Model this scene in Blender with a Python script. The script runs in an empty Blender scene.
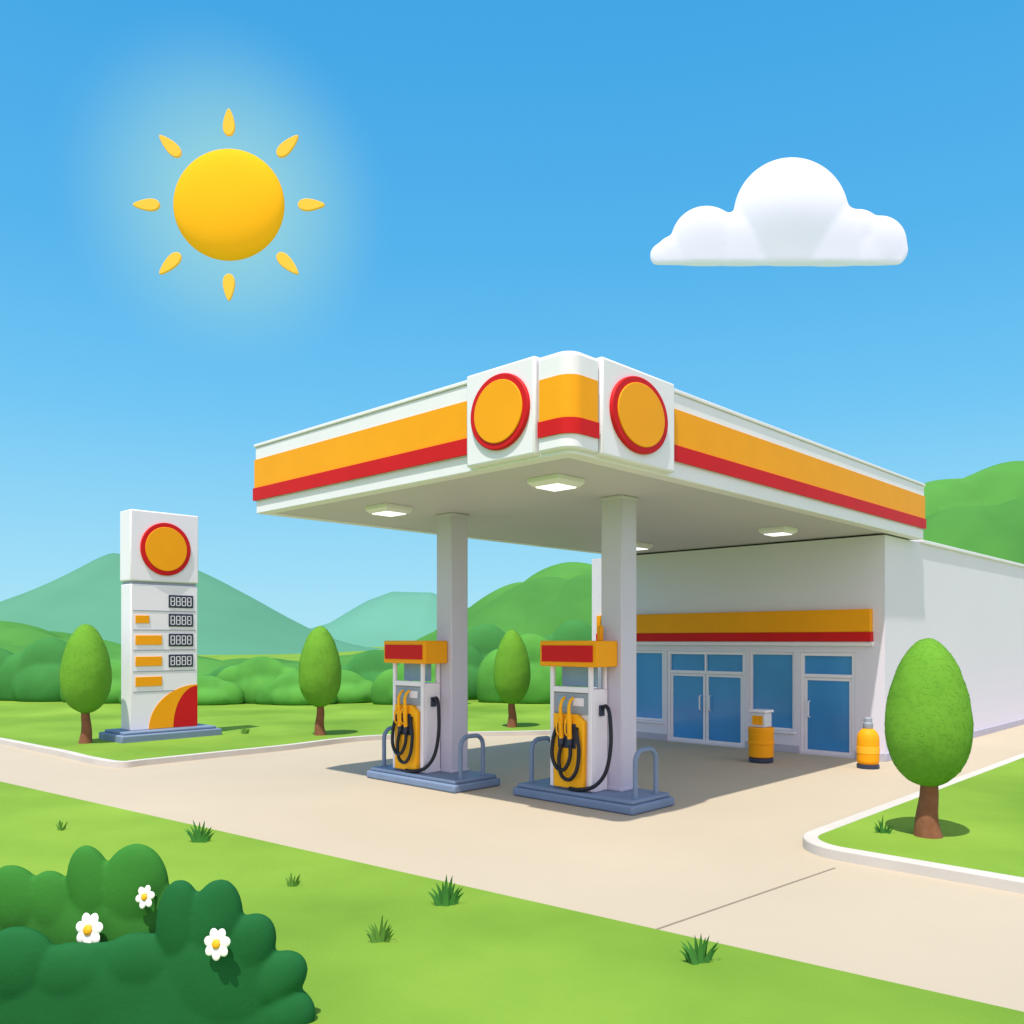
import bpy, bmesh, math, random
from mathutils import Vector, Matrix, noise
random.seed(7)
scene = bpy.context.scene
COL = scene.collection
F, HZ, HC = 861.0, 640.0, 2.4
U = Vector((-0.7233, 0.6905, 0)); V = Vector((0.6906, 0.7233, 0))
TH = math.atan2(-0.6905, 0.7233)
C0 = Vector((0.65, 9.62, 0))
def gp(px, py, z=0.0):
    Y = (HC - z) * F / (py - HZ); return Vector(((px-512)*Y/F, Y, z))
def at(px, py, Y): return Vector(((px-512)*Y/F, Y, HC-(py-HZ)*Y/F))
def loc(a, b, z=0, o=C0): return o - U*a + V*b + Vector((0, 0, z))
# ---------------------------------------------------------------- materials
MATS = {}
def mat(name, col, rough=.6, var=.08, nscale=3.0, bump=0.0, bscale=40.0, metal=0.0, emit=0.0, emitcol=None, spec=.35, col2=None, detail=6):
    if name in MATS: return MATS[name]
    m = bpy.data.materials.new(name); m.use_nodes = True
    nt = m.node_tree; b = nt.nodes['Principled BSDF']
    tc = nt.nodes.new('ShaderNodeTexCoord')
    n = nt.nodes.new('ShaderNodeTexNoise'); n.inputs['Scale'].default_value = nscale; n.inputs['Detail'].default_value = detail
    nt.links.new(tc.outputs['Object'], n.inputs['Vector'])
    r = nt.nodes.new('ShaderNodeValToRGB')
    a = tuple(max(0, c*(1-var)) for c in col); z = tuple(min(1, c*(1+var)) for c in (col2 or col))
    r.color_ramp.elements[0].color = (*a, 1); r.color_ramp.elements[1].color = (*z, 1)
    r.color_ramp.elements[0].position = .3; r.color_ramp.elements[1].position = .7
    nt.links.new(n.outputs['Fac'], r.inputs['Fac']); nt.links.new(r.outputs['Color'], b.inputs['Base Color'])
    b.inputs['Roughness'].default_value = rough; b.inputs['Metallic'].default_value = metal
    b.inputs['Specular IOR Level'].default_value = spec
    if bump > 0:
        n2 = nt.nodes.new('ShaderNodeTexNoise'); n2.inputs['Scale'].default_value = bscale; n2.inputs['Detail'].default_value = 5
        nt.links.new(tc.outputs['Object'], n2.inputs['Vector'])
        bp = nt.nodes.new('ShaderNodeBump'); bp.inputs['Strength'].default_value = bump; bp.inputs['Distance'].default_value = .02
        nt.links.new(n2.outputs['Fac'], bp.inputs['Height']); nt.links.new(bp.outputs['Normal'], b.inputs['Normal'])
    if emit > 0:
        b.inputs['Emission Color'].default_value = (*(emitcol or col), 1); b.inputs['Emission Strength'].default_value = emit
    MATS[name] = m; return m
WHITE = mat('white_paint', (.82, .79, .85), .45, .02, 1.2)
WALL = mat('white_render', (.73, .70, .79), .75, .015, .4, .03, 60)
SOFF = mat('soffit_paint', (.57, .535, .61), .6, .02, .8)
ORANGE = mat('orange_paint', (.90, .36, .007), .5, .03, 1.5, spec=.15)
RED = mat('red_paint', (.60, .012, .014), .5, .04, 2, spec=.15)
STEEL = mat('blue_grey_paint', (.17, .24, .36), .45, .05, 3)
ISL = mat('painted_kerb', (.17, .24, .36), .6, .06, 3, .05, 50)
GREY = mat('grey_plastic', (.30, .34, .40), .5, .04)
DARK = mat('dark_plastic', (.03, .04, .075), .4, .05)
RUBBER = mat('black_rubber', (.010, .012, .02), .38, .1)
GLASS = mat('blue_glass', (.05, .27, .60), .12, .15, .5, spec=.5)
GLASS_P = mat('pale_screen', (.25, .38, .52), .2, .05)
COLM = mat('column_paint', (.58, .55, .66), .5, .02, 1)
LAMP = mat('lamp_diffuser', (.9, .9, .9), .4, 0, emit=1.0, emitcol=(1, 1, 1))
CONC = mat('forecourt_concrete', (.48, .41, .30), .85, .045, .3, .12, 45, detail=10)
KERB = mat('kerb_stone', (.56, .53, .48), .8, .05, 2, .1, 40)
JOINT = mat('joint_filler', (.28, .23, .17), .9, .05)
GRASS = mat('lawn_grass', (.14, .275, .032), .9, .08, .3, .3, 60, col2=(.215, .36, .047), spec=.05, detail=9)
TUFT = mat('tuft_grass', (.05, .20, .035), .7, .15, 5, spec=.15)
TUFTP = mat('pale_tuft_grass', (.11, .26, .04), .7, .12, 5, spec=.15)
TRUNK = mat('bark', (.22, .085, .04), .85, .18, 8, .3, 25)
LEAF = mat('tree_leaves', (.12, .31, .03), .75, .03, 1.5, col2=(.145, .35, .034), spec=.06)
SHRUB1 = mat('shrub_leaves', (.07, .25, .045), .8, .12, .8, .2, 12, col2=(.095, .30, .05), spec=.05)
SHRUB2 = mat('dark_shrub_leaves', (.05, .205, .05), .8, .12, .8, .2, 12, spec=.05)
HILLG = mat('wooded_hill', (.055, .20, .045), .9, .15, .08, .2, 2, col2=(.085, .26, .05), spec=.02)
MTN = mat('mountain_teal', (.095, .27, .17), .95, .06, .03, spec=.02)  # atmospheric haze put into the base colour of both mountains
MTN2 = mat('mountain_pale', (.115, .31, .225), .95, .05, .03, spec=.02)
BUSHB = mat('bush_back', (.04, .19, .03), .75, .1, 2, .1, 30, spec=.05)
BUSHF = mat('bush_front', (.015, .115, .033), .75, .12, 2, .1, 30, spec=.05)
PETAL = mat('white_petal', (.85, .85, .80), .6, .02)
YEL = mat('yellow_flower_centre', (.85, .42, .01), .6, .08, 30)
SUNM = mat('sun_surface', (.72, .36, .012), .8, .02, .01, emit=.30, emitcol=(1, .46, .01), spec=.03)
RAYM = mat('sun_ray_surface', (.72, .40, .05), .8, .02, .01, emit=.28, emitcol=(1, .56, .05), spec=.03)
CLOUDM = mat('cloud_white_glow', (.50, .48, .58), .9, .01, .01, emit=.40, emitcol=(.78, .86, 1), spec=0)  # bluish glow added to lift grey dips and green ground bounce
# ---------------------------------------------------------------- mesh helpers
def obj(name, bm, m, parent=None, smooth=True, bevel=0, ang=35):
    me = bpy.data.meshes.new(name)
    bmesh.ops.recalc_face_normals(bm, faces=bm.faces)
    bm.to_mesh(me); bm.free(); me.materials.append(m)
    if smooth:
        me.polygons.foreach_set('use_smooth', [True]*len(me.polygons)); me.set_sharp_from_angle(angle=math.radians(ang))
    o = bpy.data.objects.new(name, me); COL.objects.link(o)
    if parent: o.parent = parent
    if bevel:
        b = o.modifiers.new('bevel', 'BEVEL'); b.width = bevel; b.segments = 2; b.limit_method = 'ANGLE'; b.angle_limit = math.radians(40)
        b.harden_normals = False
    return o
def tag(o, label, cat, group=None, kind=None):
    if label: o['label'] = label
    if cat: o['category'] = cat
    if group: o['group'] = group
    if kind: o['kind'] = kind
    return o
def thing(name, label, cat, p=(0, 0, 0), rz=0, group=None):
    o = bpy.data.objects.new(name, None); COL.objects.link(o); o.location = p; o.rotation_euler = (0, 0, rz)
    o.empty_display_size = .2
    return tag(o, label, cat, group)
def struct(name, bm, m, **k):
    o = obj(name, bm, m, **k); o['kind'] = 'structure'; return o
def copy_tree(o, parent=None):
    c = o.copy(); COL.objects.link(c); c.parent = parent
    for ch in list(o.children): copy_tree(ch, c)
    return c
NB = bmesh.new
def box(bm, x0, x1, y0, y1, z0, z1):
    v = [bm.verts.new((x, y, z)) for z in (z0, z1) for y in (y0, y1) for x in (x0, x1)]
    for f in ((0,1,3,2),(4,6,7,5),(0,4,5,1),(2,3,7,6),(0,2,6,4),(1,5,7,3)): bm.faces.new([v[i] for i in f])
    return bm
def prism(bm, pts, z0, z1, fn=None):
    fn = fn or (lambda p, z: (p[0], p[1], z))
    a = [bm.verts.new(fn(p, z0)) for p in pts]; b = [bm.verts.new(fn(p, z1)) for p in pts]; n = len(pts)
    bm.faces.new(a[::-1]); bm.faces.new(b)
    for i in range(n): bm.faces.new((a[i], a[(i+1) % n], b[(i+1) % n], b[i]))
    return bm
def lathe(bm, prof, c=(0, 0), seg=32, sy=1.0):
    rings = []
    for r, z in prof:
        rings.append([bm.verts.new((c[0]+r*math.cos(2*math.pi*i/seg), c[1]+sy*r*math.sin(2*math.pi*i/seg), z)) for i in range(seg)])
    for k in range(len(rings)-1):
        for i in range(seg):
            j = (i+1) % seg; bm.faces.new((rings[k][i], rings[k][j], rings[k+1][j], rings[k+1][i]))
    bm.faces.new(rings[0][::-1]); bm.faces.new(rings[-1]); return bm
def spline(pts, n=8, closed=False):
    P = [Vector(p) for p in pts]; out = []; N = len(P)
    rng = range(N) if closed else range(N-1)
    for i in rng:
        if closed: p0, p1, p2, p3 = P[(i-1) % N], P[i], P[(i+1) % N], P[(i+2) % N]
        else: p0, p1, p2, p3 = P[max(i-1, 0)], P[i], P[i+1], P[min(i+2, N-1)]
        for k in range(n):
            t = k/n
            out.append(.5*((2*p1)+(-p0+p2)*t+(2*p0-5*p1+4*p2-p3)*t*t+(-p0+3*p1-3*p2+p3)*t**3))
    if not closed: out.append(P[-1])
    return out
def tube(bm, pts, r, seg=10, smooth=True, n=8, taper=None):
    P = spline(pts, n) if smooth else [Vector(p) for p in pts]
    up = None; rings = []
    for i, p in enumerate(P):
        t = (P[min(i+1, len(P)-1)]-P[max(i-1, 0)]).normalized()
        if up is None: up = t.orthogonal().normalized()
        up = (up-t*up.dot(t)).normalized(); s = t.cross(up)
        rr = r if taper is None else r+(taper-r)*i/(len(P)-1)
        rings.append([bm.verts.new(p+rr*(up*math.cos(2*math.pi*k/seg)+s*math.sin(2*math.pi*k/seg))) for k in range(seg)])
    for a, b in zip(rings, rings[1:]):
        for k in range(seg): bm.faces.new((a[k], a[(k+1) % seg], b[(k+1) % seg], b[k]))
    bm.faces.new(rings[0][::-1]); bm.faces.new(rings[-1]); return bm
def sph(bm, c, r, u=24, v=16, rot=None, clampz=None):
    M = Matrix.Translation(Vector(c)) @ (rot.to_4x4() if rot else Matrix.Identity(4)) @ Matrix.Diagonal((*r, 1))
    ret = bmesh.ops.create_uvsphere(bm, u_segments=u, v_segments=v, radius=1, matrix=M)
    if clampz is not None:
        for q in ret['verts']: q.co.z = max(q.co.z, clampz)
    return ret['verts']
def ring(bm, o_in, o_out, z0, z1):
    n = len(o_in)
    A = [[bm.verts.new((p[0], p[1], z)) for p in o] for o, z in ((o_in, z0), (o_out, z0), (o_out, z1), (o_in, z1))]
    for k in range(4):
        for i in range(n):
            j = (i+1) % n; bm.faces.new((A[k][i], A[k][j], A[(k+1) % 4][j], A[(k+1) % 4][i]))
    return bm
def offset(pts, d):   # convex ccw outline, outward
    out = []; n = len(pts)
    for i in range(n):
        a, b, c = Vector(pts[i-1]), Vector(pts[i]), Vector(pts[(i+1) % n])
        e1 = (b-a).normalized(); e2 = (c-b).normalized()
        n1 = Vector((e1.y, -e1.x)); n2 = Vector((e2.y, -e2.x)); m = (n1+n2).normalized()
        out.append(b+m*(d/max(.3, m.dot(n1))))
    return out
# ---------------------------------------------------------------- camera, sky, sun
cam = bpy.data.cameras.new('camera'); co = bpy.data.objects.new('camera', cam); COL.objects.link(co)
co.location = (0, 0, HC); co.rotation_euler = (math.pi/2, 0, 0)
cam.sensor_width = 36; cam.lens = 36*F/1024; cam.shift_y = (HZ-512)/1024; cam.clip_end = 4000; cam.clip_start = .05
scene.camera = co
scene.view_settings.view_transform = 'Standard'; scene.view_settings.look = 'None'; scene.view_settings.exposure = 0
LD = Vector((.74, 1.66, -4.3)).normalized()
sl = bpy.data.lights.new('sunlight', 'SUN'); sl.energy = 4.5; sl.angle = math.radians(.8); sl.color = (1, .94, .85)
so = bpy.data.objects.new('sunlight', sl); COL.objects.link(so); so.rotation_euler = LD.to_track_quat('-Z', 'Y').to_euler()
w = bpy.data.worlds.new('World'); scene.world = w; w.use_nodes = True
nt = w.node_tree; N = nt.nodes; L = nt.links; bg = N['Background']; bg.inputs['Strength'].default_value = .1
sky = N.new('ShaderNodeTexSky'); sky.sky_type = 'NISHITA'; sky.sun_disc = False
sky.sun_elevation = math.asin(-LD.z); sky.sun_rotation = math.atan2(-LD.x, -LD.y)
tc = N.new('ShaderNodeTexCoord'); sx = N.new('ShaderNodeSeparateXYZ'); L.new(tc.outputs['Generated'], sx.inputs[0])
cr = N.new('ShaderNodeValToRGB'); L.new(sx.outputs['Z'], cr.inputs['Fac'])
els = [(0, (.44, .82, .97)), (.06, (.36, .76, .97)), (.25, (.16, .58, .94)), (.40, (.09, .47, .88)), (.58, (.055, .40, .83)), (1, (.05, .36, .80))]
cr.color_ramp.elements[0].position = 0; cr.color_ramp.elements[0].color = (*els[0][1], 1)
cr.color_ramp.elements[1].position = 1; cr.color_ramp.elements[1].color = (*els[-1][1], 1)
for p, c in els[1:-1]:
    e = cr.color_ramp.elements.new(p); e.color = (*c, 1)
def glow(direction, c0, c1, colr, base, pw=None):
    d = N.new('ShaderNodeVectorMath'); d.operation = 'DOT_PRODUCT'; L.new(tc.outputs['Generated'], d.inputs[0]); d.inputs[1].default_value = direction.normalized()
    mr = N.new('ShaderNodeMapRange'); mr.interpolation_type = 'SMOOTHERSTEP' if pw is None else 'LINEAR'
    mr.inputs['From Min'].default_value = c0; mr.inputs['From Max'].default_value = c1
    L.new(d.outputs['Value'], mr.inputs['Value']); out = mr.outputs['Result']
    if pw:
        m_ = N.new('ShaderNodeMath'); m_.operation = 'POWER'; L.new(out, m_.inputs[0]); m_.inputs[1].default_value = pw; out = m_.outputs[0]
    mx = N.new('ShaderNodeMix'); mx.data_type = 'RGBA'; L.new(out, mx.inputs['Factor'])
    L.new(base, mx.inputs['A']); mx.inputs['B'].default_value = (*colr, 1); return mx.outputs['Result']
SD = Vector(((229-512)/F, 1, (HZ-205)/F))
g1 = glow(SD, math.cos(math.radians(9.6)), 1.0, (.32, .70, .78), cr.outputs['Color'], 2.0)
fill_glow = glow(-LD*.55+Vector((0.25, -.75, 0)), .12, .9, (1.18, 1.10, 1.30), g1)          # pale fill light added to the sky behind the viewer
sc = N.new('ShaderNodeVectorMath'); sc.operation = 'SCALE'; sc.inputs['Scale'].default_value = 10; L.new(fill_glow, sc.inputs[0])
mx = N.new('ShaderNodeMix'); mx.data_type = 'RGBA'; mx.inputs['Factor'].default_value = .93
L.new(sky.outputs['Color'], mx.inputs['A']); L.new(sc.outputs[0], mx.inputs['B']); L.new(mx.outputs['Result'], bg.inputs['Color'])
# ---------------------------------------------------------------- setting: ground
bm = NB(); prism(bm, [(1200*math.cos(i*math.pi/32), 1200*math.sin(i*math.pi/32)) for i in range(64)], -.3, -.02); struct('ground', bm, GRASS)
bm = NB(); prism(bm, [(-90, -8), (60, -8), (60, 70), (20, 40), (0, 28), (-90, 120)], -.2, 0); struct('forecourt', bm, CONC)
# back lawn with kerb
bl = [gp(-700, 690), gp(-260, 712), gp(-60, 735), gp(42, 753), gp(85, 763), gp(118, 768), gp(150, 765), gp(215, 758), gp(290, 750), gp(365, 741), gp(460, 737), gp(550, 735), Vector((2.6, 22.8, 0)), Vector((6, 25, 0))]
bs = spline(bl, 8)
def band(path, wd, z0, z1, mname, m):
    bm = NB(); r = []
    for i, p in enumerate(path):
        t = (path[min(i+1, len(path)-1)]-path[max(i-1, 0)]).normalized(); n = Vector((-t.y, t.x, 0))
        q = p+n*wd
        r.append([bm.verts.new((a.x, a.y, z)) for a, z in ((p, z0), (q, z0), (q, z1), (p, z1))])
    for a, b in zip(r, r[1:]):
        for k in range(4): bm.faces.new((a[k], a[(k+1) % 4], b[(k+1) % 4], b[k]))
    bm.faces.new(r[0]); bm.faces.new(r[-1][::-1])
    return struct(mname, bm, m, bevel=.015)
band(bs, .17, -.05, .11, 'kerb', KERB)
bm = NB()
inner = []
for i, p in enumerate(bs):
    t = (bs[min(i+1, len(bs)-1)]-bs[max(i-1, 0)]).normalized(); inner.append(p+Vector((-t.y, t.x, 0))*.168)
prism(bm, [(p.x, p.y) for p in inner]+[(16, 27), (16, 60), (80, 120), (80, 240), (-300, 240), (-300, inner[0].y)], -.04, .10); struct('back_lawn', bm, GRASS)
# front lawn
p1, p2 = gp(42, 793), gp(870, 982); d = (p1-p2).normalized(); le = p1+d*90; re = p2-d*16
bm = NB(); prism(bm, [(le.x, le.y), (le.x, -20), (re.x, -20), (re.x, re.y)], -.05, .045); struct('front_lawn', bm, GRASS, bevel=.03)
# right hand planted island (canopy frame)
K = (1.80, 1.98); r = .50
o = [loc(14, K[1])]+[loc(K[0]+r-r*math.sin(t), K[1]+r-r*math.cos(t)) for t in [i*math.pi/20 for i in range(11)]]+[loc(K[0], 30)]
path = o[::-1]
band(path, -.17, -.05, .12, 'kerb', KERB)
bm = NB(); e = loc(14, 30); prism(bm, [(p.x, p.y) for p in path]+[(e.x, e.y)], -.04, .112); struct('verge', bm, GRASS)
# joints in the concrete
def joint(A, B, wd=.022):
    t = (B-A).normalized(); n = Vector((-t.y, t.x, 0))*wd/2
    bm = NB(); v = [bm.verts.new(q+Vector((0, 0, .004))) for q in (A-n, B-n, B+n, A+n)]; bm.faces.new(v); struct('pavement_joint', bm, JOINT, smooth=False)
jA, jB = gp(655, 930), gp(835, 868)
joint(jA, jB)
# ---------------------------------------------------------------- hills
def hill(name, Y, depth, prof, m, lump=0, cell=3, nx=160, ny=24, rough=0, sm=True):
    bm = NB(); xs = [p[0] for p in prof]; grid = []
    sp = spline([(p[0], p[1], 0) for p in prof], 12) if sm else [Vector((p[0], p[1], 0)) for p in prof]
    for j in range(ny+1):
        s = -1+2*j/ny; row = []
        for i in range(nx+1):
            px = xs[0]+(xs[-1]-xs[0])*i/nx
            k = max([q for q in range(len(sp)-1) if sp[q].x <= px+1e-6] or [0])
            t = min(1, (px-sp[k].x)/max(1e-6, sp[k+1].x-sp[k].x)); py = sp[k].y*(1-t)+sp[k+1].y*t
            X = (px-512)*Y/F; yy = Y+s*depth; H = max(0, HC-(py-HZ)*Y/F)
            env = (1-s*s)**.5 if lump else 1-abs(s)
            z = H*env
            if lump:
                dd = noise.voronoi(Vector((X/cell, yy/cell, 0)))[0][0]
                z += lump*(math.sqrt(max(0, 1-min(1, dd*1.15)**2))-.75)*min(1, env*3)
            if rough: z += rough*noise.fractal(Vector((X/18, yy/18, 3)), 1, 2, 4)*env
            row.append(bm.verts.new((X, yy, z-.2)))
        grid.append(row)
    for j in range(ny):
        for i in range(nx): bm.faces.new((grid[j][i], grid[j][i+1], grid[j+1][i+1], grid[j+1][i]))
    return struct(name, bm, m, ang=60)
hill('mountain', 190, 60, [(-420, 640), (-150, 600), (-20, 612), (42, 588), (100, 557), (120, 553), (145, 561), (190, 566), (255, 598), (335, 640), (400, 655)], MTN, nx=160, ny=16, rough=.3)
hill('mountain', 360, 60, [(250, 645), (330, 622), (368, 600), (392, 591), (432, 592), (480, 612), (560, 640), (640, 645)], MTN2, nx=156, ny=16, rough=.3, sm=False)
hill('hill', 62, 14, [(400, 655), (440, 632), (480, 604), (520, 580), (560, 566), (600, 560), (700, 545), (820, 520), (900, 492), (940, 484), (975, 474), (1040, 462), (1160, 480), (1250, 560)], HILLG, lump=2.0, cell=4.6, nx=420, ny=60)
hill('hill', 52, 9, [(-260, 600), (-100, 612), (20, 624), (60, 632), (110, 646), (170, 654), (240, 656), (310, 660), (370, 650), (430, 652), (480, 664)], HILLG, lump=1.0, cell=3.6, nx=260, ny=40)
# shrubs at the far side of the lawn
ords = ['first', 'second', 'third', 'fourth', 'fifth', 'sixth', 'seventh', 'eighth', 'ninth', 'tenth', 'eleventh', 'twelfth', 'thirteenth', 'fourteenth', 'fifteenth', 'sixteenth', 'seventeenth', 'eighteenth']
shr = [(-15, 648, 50, 34, 1), (50, 640, 40, 33, 1), (108, 664, 36, 32, 0), (160, 676, 32, 31, 0), (206, 678, 30, 31, 0), (228, 668, 26, 34, 1), (262, 659, 38, 32, 0), (296, 674, 32, 31, 0), (340, 672, 34, 32, 0), (376, 652, 40, 33, 1), (420, 660, 38, 31, 0), (458, 644, 36, 34, 1), (486, 626, 38, 36, 1), (530, 636, 42, 32, 0), (575, 622, 38, 34, 1), (610, 640, 40, 31, 0)]
for i, (px, py, hw, Y, tone) in enumerate(shr):
    p = at(px, py, Y); rw = hw*Y/F; h = p.z; random.seed(i*11+2)
    t = thing('shrub', f'{"dark" if tone else "light"} green rounded shrub, {ords[i]} from the left in the row behind the lawn', 'shrub', (p.x, Y, .1), 0, 'rounded shrubs behind the lawn')
    bm = NB()
    for fx_, fy_, fr, fh in ((0, 0, .88, 1.0), (.68, -.05, .62, .72+random.uniform(-.06, .1)), (-.66, -.03, .64, .76+random.uniform(-.1, .06)), (.1, -.25, .85, .62)):
        vs = sph(bm, (fx_*rw, fy_*rw, h*fh*.30), (fr*rw, fr*rw*.6, h*fh*.70), 40, 28)
        for v in vs: v.co.z = max(0, v.co.z)
    o = obj('foliage', bm, SHRUB2 if tone else SHRUB1, t, ang=80)
    r_ = o.modifiers.new('remesh', 'REMESH'); r_.mode = 'VOXEL'; r_.voxel_size = .07; r_.use_smooth_shade = True
    s_ = o.modifiers.new('smooth', 'SMOOTH'); s_.iterations = 8; s_.factor = .6
    bm = NB(); tube(bm, [(0, 0, 0), (0.05, 0, h*.3)], .12, 8); obj('stem', bm, TRUNK, t)
# ---------------------------------------------------------------- trees
def tree(label, p, rx, zb, zt, tw, seed):
    random.seed(seed)
    t = thing('egg_shaped_tree', label, 'tree', p, 0, 'small trees with egg shaped crowns')
    bm = NB(); prof = []
    for k in range(13):
        s = k/12; prof.append((tw*(1.0-.42*s+.35*(1-s)**6), -.02+(zb+.35*(zt-zb))*s))
    lathe(bm, prof, seg=18)
    for v in bm.verts: v.co.x += .015*math.sin(v.co.z*9+seed)
    for a in range(5):
        an = a*1.257+seed; z0 = zb*.9
        tube(bm, [(0, 0, z0), (math.cos(an)*rx*.3, math.sin(an)*rx*.3, z0+(zt-zb)*.25), (math.cos(an)*rx*.5, math.sin(an)*rx*.5, z0+(zt-zb)*.5)], tw*.42, 8, taper=tw*.12)
    obj('trunk', bm, TRUNK, t)
    bm = NB(); H = zt-zb; nu, nv = 72, 56; rows = []
    def surf(th, ph):
        c = math.cos(th); rr = rx*math.sin(th)*(1+.20*c)/1.02
        z = zb+H*(1-c)/2
        q = Vector((rr*math.cos(ph), rr*math.sin(ph), z))
        k = 1+.015*noise.noise(q*(4/rx*.5)+Vector((seed, 0, 0)))+.006*noise.noise(q*(9/rx*.5)+Vector((0, seed, 0)))
        return Vector((q.x*k, q.y*k, zb+H/2+(z-zb-H/2)*k))
    bot = bm.verts.new(surf(0, 0)); top = bm.verts.new(surf(math.pi, 0))
    for j in range(1, nv): rows.append([bm.verts.new(surf(math.pi*j/nv, 2*math.pi*i/nu)) for i in range(nu)])
    for i in range(nu):
        k = (i+1) % nu; bm.faces.new((bot, rows[0][k], rows[0][i])); bm.faces.new((top, rows[-1][i], rows[-1][k]))
        for a, b in zip(rows, rows[1:]): bm.faces.new((a[i], a[k], b[k], b[i]))
    bmesh.ops.recalc_face_normals(bm, faces=bm.faces)
    core = Vector((0, 0, zb+H*.45))
    for _ in range(2000):
        th = math.acos(random.uniform(-1, 1)); ph = random.uniform(0, 2*math.pi)
        q = surf(th, ph); e1 = surf(th+.02, ph)-q; e2 = surf(th, ph+.02)-q
        n = e1.cross(e2)
        if n.length < 1e-9: continue
        n.normalize()
        if n.dot(q-core) < 0: n = -n
        n = (n+Vector([random.gauss(0, .022) for _ in range(3)])).normalized()
        a = n.orthogonal().normalized(); a = Matrix.Rotation(random.uniform(0, 6.28), 3, n) @ a; b = n.cross(a)
        s = rx*random.uniform(.035, .055); q = q+n*rx*.004
        vs = [bm.verts.new(q+a*x*s+b*y*s*.55) for x, y in ((-1, 0), (-.4, .9), (.4, .9), (1, 0), (.4, -.9), (-.4, -.9))]
        bm.faces.new(vs)
    me = obj('crown', bm, LEAF, t, ang=50)
    return t
def tr(label, px, by, ty, cb, hw, tw, z0, seed):
    p = gp(px, by, z0); s = p.y/F
    tree(label, p, hw*s, (by-cb)*s, (by-ty)*s, tw*s, seed)
tr('young tree with large egg shaped crown on the kerbed verge at the right', 928, 836, 638, 786, 40, 10.5, .11, 3)
tr('small egg shaped tree just left of the tall price sign', 86, 743, 624, 713, 23.5, 5, .1, 5)
tr('small egg shaped tree on the lawn between price sign and pumps', 320, 735, 626, 707, 21, 4.5, .1, 9)
tr('smallest egg shaped tree on the lawn seen between the two fuel pumps', 512, 727, 630, 704, 18.5, 4.2, .1, 12)
# ---------------------------------------------------------------- canopy
Lc, Dc = 6.80, 11.5
can = thing('station_canopy', 'large white forecourt canopy with orange and red stripes over the pumps', 'canopy', C0, TH)
rc = .16
def rounded(x0, y0, x1, y1, rr):
    return [Vector(p) for p in [(x0, y0)]+[(x1-rr+rr*math.sin(t), y0+rr-rr*math.cos(t)) for t in [i*math.pi/16 for i in range(9)]]+[(x1, y1), (x0, y1)]]
outl = rounded(-Lc, 0, 0, Dc, rc)
inl = rounded(-Lc+.22, .22, -.22, Dc-.22, .04)
ZB, ZL, ZR, ZO, ZT = 4.50, 4.71, 4.92, 5.39, 5.60
bm = NB(); prism(bm, [tuple(p) for p in outl], ZL, ZT); obj('fascia', bm, WHITE, can, bevel=.02)
bm = NB(); ring(bm, inl, offset(outl, -.012), ZB, ZL-.001); obj('fascia_lip', bm, WHITE, can, bevel=.012)
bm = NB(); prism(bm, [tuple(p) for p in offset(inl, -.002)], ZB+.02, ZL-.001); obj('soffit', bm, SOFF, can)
bm = NB(); ring(bm, offset(outl, -.01), offset(outl, .012), ZR, ZO); obj('orange_stripe', bm, ORANGE, can)
bm = NB(); ring(bm, offset(outl, -.01), offset(outl, .03), ZL+.005, ZR-.002); obj('red_stripe', bm, RED, can)
bm = NB(); ring(bm, offset(outl, -.12), offset(outl, .02), ZT, ZT+.05); obj('roof_edge_trim', bm, WHITE, can, bevel=.01)
bm = NB(); box(bm, -Lc+1.0, -1.0, 1.0, Dc-1, ZT, ZT+.14); obj('roof_deck', bm, WHITE, can, bevel=.02)
# corner block between the two emblem boxes
cbk = rounded(-.43, -.06, .06, .44, .19)
bm = NB(); prism(bm, [tuple(p) for p in cbk], ZB+.05, 5.615); cb_ = obj('corner_block', bm, WHITE, can, bevel=.02)
def wrap(d0, d1, z0, z1, nm, m):
    a, b = offset(cbk, d0), offset(cbk, d1)
    a = a[:-1]; b = b[:-1]; bm = NB()
    a[0].x += .035; b[0].x += .035; a[-1].y -= .035; b[-1].y -= .035
    prism(bm, [tuple(p) for p in b]+[tuple(p) for p in a[::-1]], z0, z1); obj(nm, bm, m, cb_)
wrap(-.01, .010, ZR-.03, ZO-.02, 'corner_orange_stripe', ORANGE)
wrap(-.01, .022, ZL, ZR-.032, 'corner_red_stripe', RED)
def emblem(parent, ctr, rv, rh, axis):
    def dsk(rr, rr2, d0, d1):
        bm = NB(); pts = [(math.cos(2*math.pi*i/64), math.sin(2*math.pi*i/64)) for i in range(64)]
        if axis == 'y': fn = lambda p, z: (ctr[0]+p[0]*rr2, ctr[1]-z, ctr[2]+p[1]*rr)
        else: fn = lambda p, z: (ctr[0]+z, ctr[1]+p[0]*rr2, ctr[2]+p[1]*rr)
        return prism(bm, pts, d0, d1, fn)
    e = obj('emblem_ring', dsk(rv, rh, -.01, .045), RED, parent, bevel=.014)
    obj('emblem_disc', dsk(rv*.83, rh*.83, .04, .06), ORANGE, e, bevel=.008)
bm = NB(); box(bm, -1.60, -.455, -.09, .20, 4.53, 5.67); sb = obj('emblem_box', bm, WHITE, can, bevel=.03)
emblem(sb, (-1.00, -.09, 5.11), .45, .48, 'y')
bm = NB(); box(bm, -.20, .09, .465, 1.98, 4.53, 5.67); sb2 = obj('emblem_box', bm, WHITE, can, bevel=.03)
emblem(sb2, (.09, 1.18, 5.11), .46, .58, 'x')
ISLZ = .19
islands = [(Vector((-.894, 13.5, 0)), -.82, -1.29), (Vector((1.65, 11.8, 0)), -.74, -1.19)]
inv = Matrix.Rotation(-TH, 3, 'Z')
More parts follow.
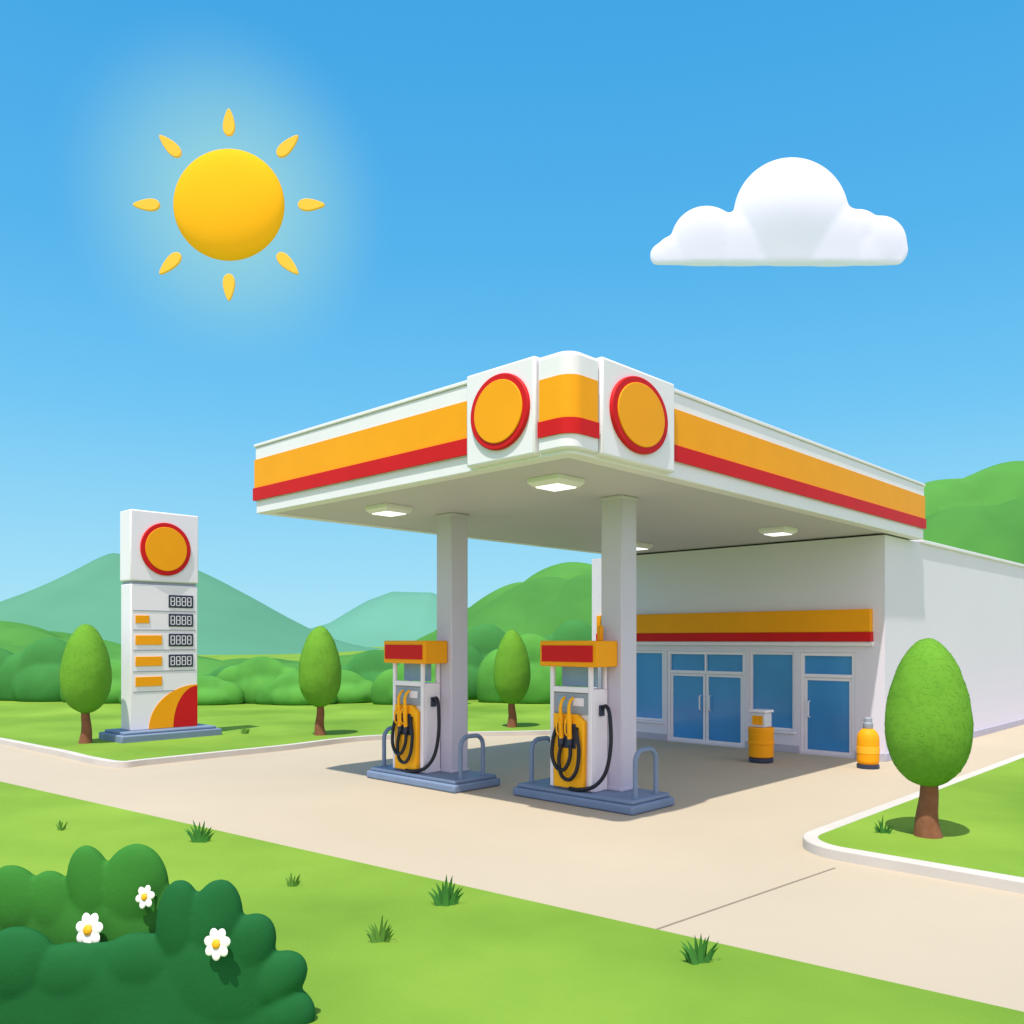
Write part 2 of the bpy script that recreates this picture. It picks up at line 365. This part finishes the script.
for o0, ca, pa in islands:
    q = inv @ (loc(ca, .69, 0, o0)-C0)
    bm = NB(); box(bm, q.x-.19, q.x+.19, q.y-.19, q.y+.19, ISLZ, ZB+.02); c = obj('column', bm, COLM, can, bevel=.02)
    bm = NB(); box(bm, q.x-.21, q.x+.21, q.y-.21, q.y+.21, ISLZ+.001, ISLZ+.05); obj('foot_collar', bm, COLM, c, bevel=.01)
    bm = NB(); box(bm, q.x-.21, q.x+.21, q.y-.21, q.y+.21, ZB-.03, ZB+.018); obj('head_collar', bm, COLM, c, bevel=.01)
lights = [((556, 484), 'square canopy light nearest the front corner of the canopy'), ((389, 511), 'square canopy light at the left end of the canopy'), ((778, 532), 'square canopy light in front of the shop wall'), ((636, 547), 'far canopy light partly hidden behind the right column')]
def mklight():
    t = thing('canopy_light', '', 'lamp', (0, 0, ZB), TH, 'square lights under the canopy')
    bm = NB()
    v = []
    for z, s in ((.019, .27), (-.04, .27), (-.09, .22)):
        v.append([bm.verts.new((x*s, y*s, z)) for x, y in ((-1, -1), (1, -1), (1, 1), (-1, 1))])
    for a, b in zip(v, v[1:]):
        for k in range(4): bm.faces.new((a[k], a[(k+1) % 4], b[(k+1) % 4], b[k]))
    bm.faces.new(v[0]); bm.faces.new(v[-1][::-1]); obj('housing', bm, WHITE, t, bevel=.006)
    bm = NB(); box(bm, -.19, .19, -.19, .19, -.105, -.088); obj('diffuser', bm, LAMP, t, bevel=.004)
    return t
L0 = mklight()
for i, ((px, py), lb) in enumerate(lights):
    o = L0 if i == 0 else copy_tree(L0)
    Y = (ZB-.05-HC)*F/(HZ-py); o.location = ((px-512)*Y/F, Y, ZB); o['label'] = lb
# ---------------------------------------------------------------- pump islands, hoops, pumps
side = ['left', 'right']
def mkisland():
    t = thing('pump_island', '', 'kerb island', (0, 0, 0), TH, 'raised blue grey pump islands')
    bm = NB(); box(bm, -2.22, 0.05, -.06, .98, .001, .13); obj('plinth', bm, ISL, t, bevel=.03)
    bm = NB(); box(bm, -2.17, 0, -.01, .93, .13, ISLZ); obj('top_slab', bm, ISL, t, bevel=.02)
    return t
I0 = mkisland()
def mkhoop():
    t = thing('hoop_guard_rail', '', 'guard rail', (0, 0, 0), TH, 'steel hoop guards at the ends of the pump islands')
    bm = NB(); w2, h, rr = .25, .66, .17
    pts = [(0, -w2, 0), (0, -w2, h-rr)]+[(0, -w2+rr-rr*math.cos(a), h-rr+rr*math.sin(a)) for a in [i*math.pi/16 for i in range(1, 9)]]
    pts += [(0, w2-rr+rr*math.sin(a), h-rr+rr*math.cos(a)) for a in [i*math.pi/16 for i in range(0, 9)]]+[(0, w2, 0)]
    tube(bm, pts, .036, 12, smooth=False); obj('rail', bm, STEEL, t, ang=60)
    for s in (-1, 1):
        bm = NB(); lathe(bm, [(.06, 0), (.06, .015), (.04, .02)], (0, s*w2), 20); obj('foot_plate', bm, STEEL, t)
    return t
H0 = mkhoop()
def mkpump():
    t = thing('fuel_pump', '', 'fuel pump', (0, 0, 0), TH, 'orange and white fuel pumps')
    W, D = .40, .18
    bm = NB(); box(bm, -W, W, -D+.03, D, 0, 1.49); obj('cabinet', bm, WHITE, t, bevel=.015)
    for x in (-W+.035, W-.035):
        bm = NB(); box(bm, x-.035, x+.035, -D-.02, -D+.03, .02, 1.83); box(bm, x-.03, x+.03, D-.06, D, 1.49, 1.83); obj('frame_post', bm, WHITE, t, bevel=.01)
    bm = NB(); box(bm, -W+.07, W-.07, -D-.03, -D+.029, 1.44, 1.52); obj('shelf', bm, WHITE, t, bevel=.008)
    bm = NB(); box(bm, -W+.08, W-.08, -.02, .05, 1.52, 1.82); obj('rear_screen_panel', bm, GLASS_P, t, bevel=.006)
    f = NB(); box(f, -W+.075, W-.075, -D-.0, -D+.031, 1.12, 1.43); dp = obj('display_panel', f, GREY, t, bevel=.008)
    bm = NB(); box(bm, -.24, -.02, -D-.012, -D+.0, 1.22, 1.38); obj('screen', bm, GLASS_P, dp, bevel=.004)
    bm = NB(); box(bm, .04, .24, -D-.012, -D+.0, 1.24, 1.36); obj('keypad', bm, WHITE, dp, bevel=.004)
    PO = mat('amber_paint', (.98, .47, .014), .5, .03, spec=.15)
    bm = NB(); prism(bm, [(-.30, .03), (.26, .03), (.28, 1.02), (.14, 1.12), (-.30, 1.12)], 0, .09, lambda p, z: (p[0], -D+.03-z, p[1])); obj('front_panel', bm, PO, t, bevel=.015)
    bm = NB(); box(bm, -.20, .14, -D-.075, -D-.06, .62, .98); obj('nozzle_holder', bm, DARK, t, bevel=.01)
    for x in (-.10, .06):
        bm = NB()
        tube(bm, [(x, -D-.10, .74), (x, -D-.12, .95), (x, -D-.12, 1.12)], .038, 12)
        tube(bm, [(x, -D-.12, 1.10), (x, -D-.13, 1.22), (x, -D-.09, 1.32), (x, -D-.03, 1.36)], .028, 10, taper=.02)
        tube(bm, [(x, -D-.14, .80), (x, -D-.21, .86), (x, -D-.21, 1.02), (x, -D-.14, 1.10)], .012, 8)
        nz = obj('nozzle', bm, PO, t, ang=60)
        bm = NB(); lathe(bm, [(.036, .68), (.040, .70), (.040, .76), (.036, .78)], (x, -D-.10), 16); obj('swivel', bm, DARK, nz)
    for a in ([(-.10, -D-.10, .70), (-.13, -D-.13, .45), (-.06, -D-.15, .22), (.10, -D-.15, .18), (.22, -D-.14, .34), (.24, -D-.12, .62), (.18, -D-.10, .86), (.16, -D-.06, .92)],
              [(.06, -D-.10, .70), (.09, -D-.14, .50), (.02, -D-.17, .33), (-.12, -D-.17, .32), (-.24, -D-.15, .48), (-.25, -D-.12, .74), (-.20, -D-.09, .92), (-.18, -D-.06, .96)],
              [(W, .02, 1.18), (W+.10, .0, 1.25), (W+.21, -.05, 1.12), (W+.25, -.08, .70), (W+.20, -.13, .32), (W+.04, -.20, .10), (.20, -.27, .035), (.04, -.27, .035)]):
        bm = NB(); tube(bm, a, .029, 12, n=8); obj('hose', bm, RUBBER, t, ang=80)
    bm = NB(); box(bm, W+.001, W+.03, -.04, .07, 1.10, 1.26); obj('hose_outlet', bm, DARK, t, bevel=.008)
    bm = NB(); box(bm, -.52, .575, -.30, .19, 1.82, 2.20); hd = obj('header', bm, ORANGE, t, bevel=.02)
    bm = NB(); box(bm, -.47, .50, -.315, -.299, 1.89, 2.13); obj('header_panel', bm, RED, hd, bevel=.006)
    return t
P0 = mkpump()
for i, (o0, ca, pa) in enumerate(islands):
    isl = I0 if i == 0 else copy_tree(I0); isl.location = o0; isl['label'] = f'blue grey raised island carrying the {side[i]} fuel pump'
    for j, a in enumerate((-2.06, -.10)):
        h = H0 if (i == 0 and j == 0) else copy_tree(H0); h.location = loc(a, .46, ISLZ, o0)
        h['label'] = f'blue grey steel hoop at the {side[j]} end of the {side[i]} pump island'
    p = P0 if i == 0 else copy_tree(P0); p.location = loc(pa, .305, ISLZ, o0)
    p['label'] = ['fuel pump with orange header and black hoses on the left island', 'nearer fuel pump with orange header and short post, on the right island'][i]
    if i == 1:
        bm = NB(); box(bm, .30, .37, .05, .12, 2.2, 2.42); obj('header_post', bm, ORANGE, p, bevel=.01)
# ---------------------------------------------------------------- shop
BO = Vector((7.365, 17.0, 0)); BL, BD, BH = 7.35, 15.0, 4.48
shop = thing('shop_building', 'white flat roofed shop with blue glass doors and orange red sign band', 'building', BO, TH)
def ta(px):
    r = (px-512)/F; return -(7.365-17*r)/(.7233+.6905*r)
ops = [('window', ta(608), ta(663), .45, 2.14), ('double_door', ta(667), ta(745), .03, 2.14), ('window', ta(749), ta(794), .45, 2.14), ('door', ta(800), ta(855), .03, 2.14)]
bm = NB()
xs = sorted([-BL, 0]+[o[1] for o in ops]+[o[2] for o in ops]); zs = [0, .03, .45, 2.14, BH]
def solid(i, j):
    if not (0 <= i < len(xs)-1 and 0 <= j < len(zs)-1): return False
    cx, cz = (xs[i]+xs[i+1])/2, (zs[j]+zs[j+1])/2
    return not any(o[1] < cx < o[2] and o[3] < cz < o[4] for o in ops)
vc = {}
def gv(i, j, k):
    if (i, j, k) not in vc: vc[(i, j, k)] = bm.verts.new((xs[i], .22*k, zs[j]))
    return vc[(i, j, k)]
for i in range(len(xs)-1):
    for j in range(len(zs)-1):
        if not solid(i, j): continue
        bm.faces.new((gv(i, j, 0), gv(i+1, j, 0), gv(i+1, j+1, 0), gv(i, j+1, 0)))
        bm.faces.new((gv(i, j, 1), gv(i, j+1, 1), gv(i+1, j+1, 1), gv(i+1, j, 1)))
        if not solid(i-1, j): bm.faces.new((gv(i, j, 0), gv(i, j+1, 0), gv(i, j+1, 1), gv(i, j, 1)))
        if not solid(i+1, j): bm.faces.new((gv(i+1, j, 0), gv(i+1, j, 1), gv(i+1, j+1, 1), gv(i+1, j+1, 0)))
        if not solid(i, j-1): bm.faces.new((gv(i, j, 0), gv(i, j, 1), gv(i+1, j, 1), gv(i+1, j, 0)))
        if not solid(i, j+1): bm.faces.new((gv(i, j+1, 0), gv(i+1, j+1, 0), gv(i+1, j+1, 1), gv(i, j+1, 1)))
obj('front_wall', bm, WALL, shop)
bm = NB(); box(bm, -BL, 0, .221, BD, 0, BH); obj('side_wall', bm, WALL, shop)
bm = NB(); box(bm, -BL-.05, .05, 2.0, BD+.05, BH, BH+.07); obj('roof_coping', bm, WHITE, shop, bevel=.01)
bm = NB()
prev = -BL
for o in [q for q in ops if 'door' in q[0]]+[('', -.001, 0, 0, 0)]:
    box(bm, prev+.01, o[1]-.01 if o[0] else .03, -.03, -.001, 0, .16); prev = o[2]
box(bm, .001, .03, 0, BD, 0, .16); obj('plinth', bm, mat('plinth_paint', (.46, .45, .53), .7, .04), shop, bevel=.006)
bm = NB(); box(bm, ta(592)+.25, ta(873), -.14, -.001, 2.56, 3.02); obj('sign_band', bm, ORANGE, shop, bevel=.015)
bm = NB(); box(bm, ta(592)+.24, ta(873)+.01, -.15, -.001, 2.37, 2.558); obj('sign_stripe', bm, RED, shop, bevel=.01)
bm = NB(); box(bm, ta(592)+.22, ta(873)+.03, -.10, -.001, 2.28, 2.368); obj('lintel_trim', bm, WHITE, shop, bevel=.01)
def frame(bm, x0, x1, z0, z1, w=.055, y0=.04, y1=.12):
    box(bm, x0, x0+w, y0, y1, z0, z1); box(bm, x1-w, x1, y0, y1, z0, z1)
    box(bm, x0+w, x1-w, y0, y1, z1-w, z1); box(bm, x0+w, x1-w, y0, y1, z0, z0+w)
def pane(par, x0, x1, z0, z1, y=.09, nm='pane'):
    bm = NB(); box(bm, x0, x1, y, y+.02, z0, z1); obj(nm, bm, GLASS, par, smooth=False)
for kind, x0, x1, z0, z1 in ops:
    e = .002; x0 += e; x1 -= e; z0 += e; z1 -= e
    bm = NB()
    if kind == 'window':
        frame(bm, x0, x1, z0, z1); f = obj('window', bm, WHITE, shop, bevel=.006)
        pane(f, x0+.05, x1-.05, z0+.05, z1-.05)
        bm = NB(); box(bm, x0-.04, x1+.04, -.05, .06, z0-.05, z0-.003); obj('sill', bm, WHITE, f, bevel=.006)
    else:
        zt = 1.62; frame(bm, x0, x1, z0, z1, .07, .02, .12); box(bm, x0+.07, x1-.07, .02, .12, zt, zt+.07)
        mid = (x0+x1)/2
        if kind == 'double_door': box(bm, mid-.02, mid+.02, .03, .12, zt+.07, z1-.07)
        f = obj(kind, bm, WHITE, shop, bevel=.006)
        pane(f, x0+.07, x1-.07, zt+.07, z1-.07, nm='transom_pane')
        leaves = [(x0+.07, mid-.004, 1), (mid+.004, x1-.07, -1)] if kind == 'double_door' else [(x0+.07, x1-.07, 0)]
        for a, b, s in leaves:
            bm = NB(); frame(bm, a+.004, b-.004, z0+.01, zt-.005, .06, .045, .10); obj('door_leaf', bm, WHITE, f, bevel=.005)
            pane(f, a+.06, b-.06, z0+.065, zt-.06, .07)
            hx = b-.12 if s == 1 else a+.12
            bm = NB(); tube(bm, [(hx, .045, .78), (hx, -.02, .80), (hx, -.02, 1.10), (hx, .045, 1.12)], .017, 10, smooth=False); obj('handle', bm, WHITE, f)
# ---------------------------------------------------------------- bin and gas cylinder
p = gp(761, 762)
t = thing('litter_bin', 'orange drum shaped bin with pale clear top in front of the shop window', 'bin', p, TH)
bm = NB(); lathe(bm, [(.22, .0), (.235, .02), (.235, .09), (.22, .10)]); obj('base', bm, DARK, t)
bm = NB(); lathe(bm, [(.215, .10), (.24, .12), (.245, .60), (.25, .62), (.25, .67), (.235, .69)]); obj('body', bm, ORANGE, t)
bm = NB(); lathe(bm, [(.247, .36), (.256, .37), (.256, .41), (.247, .42)]); obj('rib_ring', bm, ORANGE, t)
bm = NB(); box(bm, -.16, .16, -.14, .14, .69, .98); obj('hood', bm, mat('pale_hood', (.62, .66, .70), .35, .03), t, bevel=.02)
bm = NB(); box(bm, -.11, .11, -.15, -.141, .74, .92); obj('opening', bm, ORANGE, t, bevel=.004)
bm = NB(); box(bm, -.19, .19, -.17, .17, .981, 1.03); obj('lid', bm, WHITE, t, bevel=.015)
p = gp(868, 768)
t = thing('gas_cylinder', 'orange gas cylinder with grey cap beside the shop corner', 'gas cylinder', p, TH)
bm = NB(); lathe(bm, [(.19, 0), (.20, .01), (.20, .07), (.185, .08)]); obj('base', bm, DARK, t)
bm = NB(); lathe(bm, [(.17, .08), (.195, .11), (.20, .16), (.20, .52), (.192, .60), (.165, .67), (.12, .72), (.085, .74)]); obj('body', bm, ORANGE, t)
bm = NB(); lathe(bm, [(.202, .28), (.206, .285), (.206, .40), (.202, .405)]); obj('sleeve', bm, mat('amber_sleeve', (.95, .45, .02), .5, .03), t)
bm = NB(); lathe(bm, [(.085, .74), (.09, .75), (.09, .84), (.075, .86), (.075, .93), (.06, .95)], seg=20); obj('valve_cap', bm, GREY, t)
# ---------------------------------------------------------------- price sign
SO = Vector((-8.72, 19.7, .1))
sg = thing('price_sign', 'tall white price pylon with red ringed orange disc and digit displays', 'sign', SO, TH)
def sz(y): return (HZ-y)*20.2/F+HC-.1
bm = NB(); box(bm, -.90, .42, -.38, 2.02, -.05, .16); obj('base', bm, ISL, sg, bevel=.03)
bm = NB(); box(bm, -.80, .32, -.28, 1.92, .16, .22); obj('base_step', bm, ISL, sg, bevel=.02)
bm = NB(); box(bm, -.56, 0, 0, 1.60, .22, sz(585)); obj('lower_panel', bm, WHITE, sg, bevel=.02)
bm = NB(); box(bm, -.54, -.03, .03, 1.57, sz(585), sz(582)); obj('joint_strip', bm, GREY, sg)
bm = NB(); box(bm, -.58, .02, -.02, 1.62, sz(582), 5.30); up = obj('upper_panel', bm, WHITE, sg, bevel=.03)
emblem(up, (.02, .80, sz(549)), .62, .60, 'x')
SEG = {'a': (.1, .9, .92, 1.0), 'b': (.82, 1, .52, .95), 'c': (.82, 1, .05, .48), 'd': (.1, .9, 0, .08), 'e': (0, .18, .05, .48), 'f': (0, .18, .52, .95), 'g': (.12, .88, .46, .54)}
rows = [601, 620, 640, 661, 681]
for k, y in enumerate(rows):
    z = sz(y)
    if k < 4:
        bm = NB(); box(bm, -.001, .02, .88, 1.48, z-.15, z+.15); dsp = obj('display', bm, DARK, sg, bevel=.006)
        bm = NB()
        for n_ in range(4):
            b0 = .92+n_*.136
            for s_ in 'abcdefg':
                u0, u1, w0, w1 = SEG[s_]
                ex = .0 if s_ in 'adg' else .001
                box(bm, .0201, .024+ex, b0+u0*.105, b0+u1*.105, z-.105+w0*.21, z-.105+w1*.21)
        obj('digits', bm, WHITE, dsp, smooth=False)
    if k > 0:
        b1 = .42 if k == 1 else .72
        bm = NB(); box(bm, -.001, .018, .10, b1, z-(.08 if k == 1 else .11), z+(.10 if k == 1 else .11)); obj('grade_tag', bm, ORANGE, sg, bevel=.006)
    bm = NB(); box(bm, -.001, .008, .05, 1.55, z-.245, z-.225); obj('row_line', bm, GREY, sg, smooth=False)
fx = lambda p, z: (z, p[0], p[1])
zb_ = .23
def swoosh(r0, h0, d0, d1, r1=None, h1=None):
    pts = [(1.59-r0*math.cos(a), zb_+h0*math.sin(a)) for a in [i*math.pi/2/20 for i in range(21)]]
    if r1: pts += [(1.59-r1*math.cos(a), zb_+h1*math.sin(a)) for a in [i*math.pi/2/20 for i in range(20, -1, -1)]]
    else: pts += [(1.59, zb_)]
    bm = NB(); return prism(bm, pts, d0, d1, fx)
obj('orange_swoosh', swoosh(1.18, 1.0, -.001, .012, .60, .97), ORANGE, sg, smooth=False)
obj('red_swoosh', swoosh(.598, .968, -.001, .012), RED, sg, smooth=False)
# ---------------------------------------------------------------- grass tufts
tufts = [(200, 842, .27, 1, 'dark grass tuft on the front lawn above the flowering bush'), (446, 905, .27, 1, 'dark grass tuft in the middle of the front lawn'), (700, 963, .25, 1, 'dark grass tuft nearest the camera by the pavement edge'),
         (293, 886, .13, 0, 'small pale grass tuft left of the middle dark tuft'), (380, 943, .19, 0, 'wide pale grass tuft below the middle dark tuft'), (61, 830, .13, 0, 'small pale grass tuft at the left of the front lawn'),
         (883, 833, .20, 1, 'small grass tuft beside the tree on the right verge'), (245, 734, .22, 0, 'tiny grass tuft on the back lawn right of the price sign')]
for px, py, h, dk, lb in tufts:
    z0 = .112 if px > 850 else (.1 if py < 760 else .045); p = gp(px, py, z0); random.seed(int(px))
    bm = NB(); n = 11
    for k in range(n):
        f = (k/(n-1)-.5)*2; an = f*.85+random.uniform(-.1, .1); hh = h*(1-.55*abs(f)**1.3)*random.uniform(.8, 1.1); bx = f*h*.28; by = random.uniform(-.05, .05)
        wd = h*.10; pr = []
        for j in range(6):
            s = j/5; x = bx+math.sin(an)*hh*s*(.4+.6*s); z = hh*s*(1-.12*abs(f)*s); ww = wd*(1-s)**.7+.0006
            pr.append((bm.verts.new((x-ww, by, z)), bm.verts.new((x+ww, by+.008, z))))
        for a, b in zip(pr, pr[1:]): bm.faces.new((a[0], a[1], b[1], b[0]))
    o = obj('grass_tuft', bm, TUFT if dk else TUFTP, None, ang=60); o.location = p; tag(o, lb, 'grass tuft', 'grass tufts on the lawns')
# ---------------------------------------------------------------- flowering bush
BY = 5.35
bc = at(150, 900, BY)
bush = thing('flowering_bush', 'dark green rounded bush with three white daisies in the front corner', 'bush', (bc.x, BY, .045))
def foliage(outline, m, dy, dep):
    bm = NB(); s = (BY+dy)/F
    for px, py, rx, rz, tilt in outline:
        q = at(px, py, BY+dy); R = Matrix.Rotation(math.radians(tilt), 3, 'Y')
        c = Vector((q.x-bc.x, dy, q.z-.045)); vs = sph(bm, c, (rx*s, dep*min(1.15, .75+rx/200), rz*s), 40, 28, R)
        for v in vs: v.co.z = max(v.co.z, -.03)
    o = obj('foliage', bm, m, bush, ang=180)
    r_ = o.modifiers.new('remesh', 'REMESH'); r_.mode = 'VOXEL'; r_.voxel_size = .012; r_.use_smooth_shade = True
    s_ = o.modifiers.new('smooth', 'SMOOTH'); s_.iterations = 16; s_.factor = .6
    return o
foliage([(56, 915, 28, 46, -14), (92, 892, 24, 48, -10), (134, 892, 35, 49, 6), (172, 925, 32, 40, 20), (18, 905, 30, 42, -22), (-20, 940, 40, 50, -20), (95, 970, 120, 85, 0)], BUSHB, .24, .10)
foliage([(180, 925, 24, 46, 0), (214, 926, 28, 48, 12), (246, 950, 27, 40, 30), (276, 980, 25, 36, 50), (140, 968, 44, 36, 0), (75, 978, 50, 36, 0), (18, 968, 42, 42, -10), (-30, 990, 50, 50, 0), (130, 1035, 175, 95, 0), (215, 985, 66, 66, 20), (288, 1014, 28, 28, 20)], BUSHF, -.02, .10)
for px, py, r0, npet in ((89, 930, 17, 7), (145, 897, 11.5, 6), (217, 944, 15.5, 7)):
    YY = {89: BY+.07, 145: BY+.09, 217: BY-.165}[px]
    q = at(px, py, YY); s = YY/F*r0
    bm = NB()
    for k in range(npet):
        a = 2*math.pi*k/npet+.3
        R = Matrix.Rotation(-a, 3, 'Y')
        sph(bm, (math.cos(a)*s*.62, 0, math.sin(a)*s*.62), (s*.42, s*.10, s*.34), 16, 10, R)
    pe = obj('flower', bm, PETAL, bush); pe.location = (q.x-bc.x, YY-BY, q.z-.045); pe.rotation_euler = (math.radians(-12), 0, math.radians(-20))
    bm = NB(); sph(bm, (0, -s*.12, 0), (s*.30, s*.16, s*.30), 18, 12); obj('flower_centre', bm, YEL, pe)
    bm = NB(); tube(bm, [(0, .005, 0), (0, .06, 0), (0, .12, 0)], .007, 8); obj('flower_stem', bm, BUSHB, pe)
# ---------------------------------------------------------------- sun and cloud, far beyond the mountains
SY = 900; p = at(229, 205, SY); k = SY/F
sun = thing('sun', 'big yellow round sun with eight short rays in the blue sky', 'sun', p)
bm = NB(); sph(bm, (0, 0, 0), (55.5*k, 16*k, 55.5*k), 64, 48); obj('disc', bm, SUNM, sun)
for i in range(8):
    bm = NB(); pts = []
    outer = 96 if i % 2 == 0 else 98; inn = 69
    for j in range(24):
        a = 2*math.pi*j/24; c, s = math.cos(a), math.sin(a); x = (inn+outer)/2+(outer-inn)/2*c; wv = 5.6*s*(1-.42*c)
        pts.append((x*k, wv*k))
    an = i*math.pi/4
    prism(bm, pts, -1.5*k, 1.5*k, lambda p_, z: (p_[0]*math.cos(an)-p_[1]*math.sin(an), z, p_[0]*math.sin(an)+p_[1]*math.cos(an)))
    obj('ray', bm, RAYM, sun, bevel=.7)
CY = 900; k = CY/F; p = at(778, 265, CY)
bm = NB()
for cx, cy, rr in ((791, 216, 58), (706, 242, 36), (673, 252, 17), (690, 252, 21), (740, 245, 34), (830, 242, 40), (858, 234, 25), (880, 243, 27.5), (868, 250, 26), (663, 256, 14), (752, 250, 26), (893, 250, 16)):
    sph(bm, ((cx-778)*k, 0, (265-cy)*k), (rr*k, 15*k*(rr/40)**.7, rr*k), 40, 28, None, 0)
for v in bm.verts:
    f = min(1, max(0, v.co.z/(60*k))); v.co.y *= .55+.45*f*f*(3-2*f)
box(bm, -114*k, 124*k, -3.5*k, 3.5*k, 0.1, 8*k)
cl = obj('cloud', bm, CLOUDM, None, ang=180); cl.location = p
rm = cl.modifiers.new('remesh', 'REMESH'); rm.mode = 'VOXEL'; rm.voxel_size = 1.3; rm.use_smooth_shade = True
sm = cl.modifiers.new('smooth', 'SMOOTH'); sm.iterations = 34; sm.factor = .6
tag(cl, 'single puffy white cloud with a flat base in the sky', 'cloud')
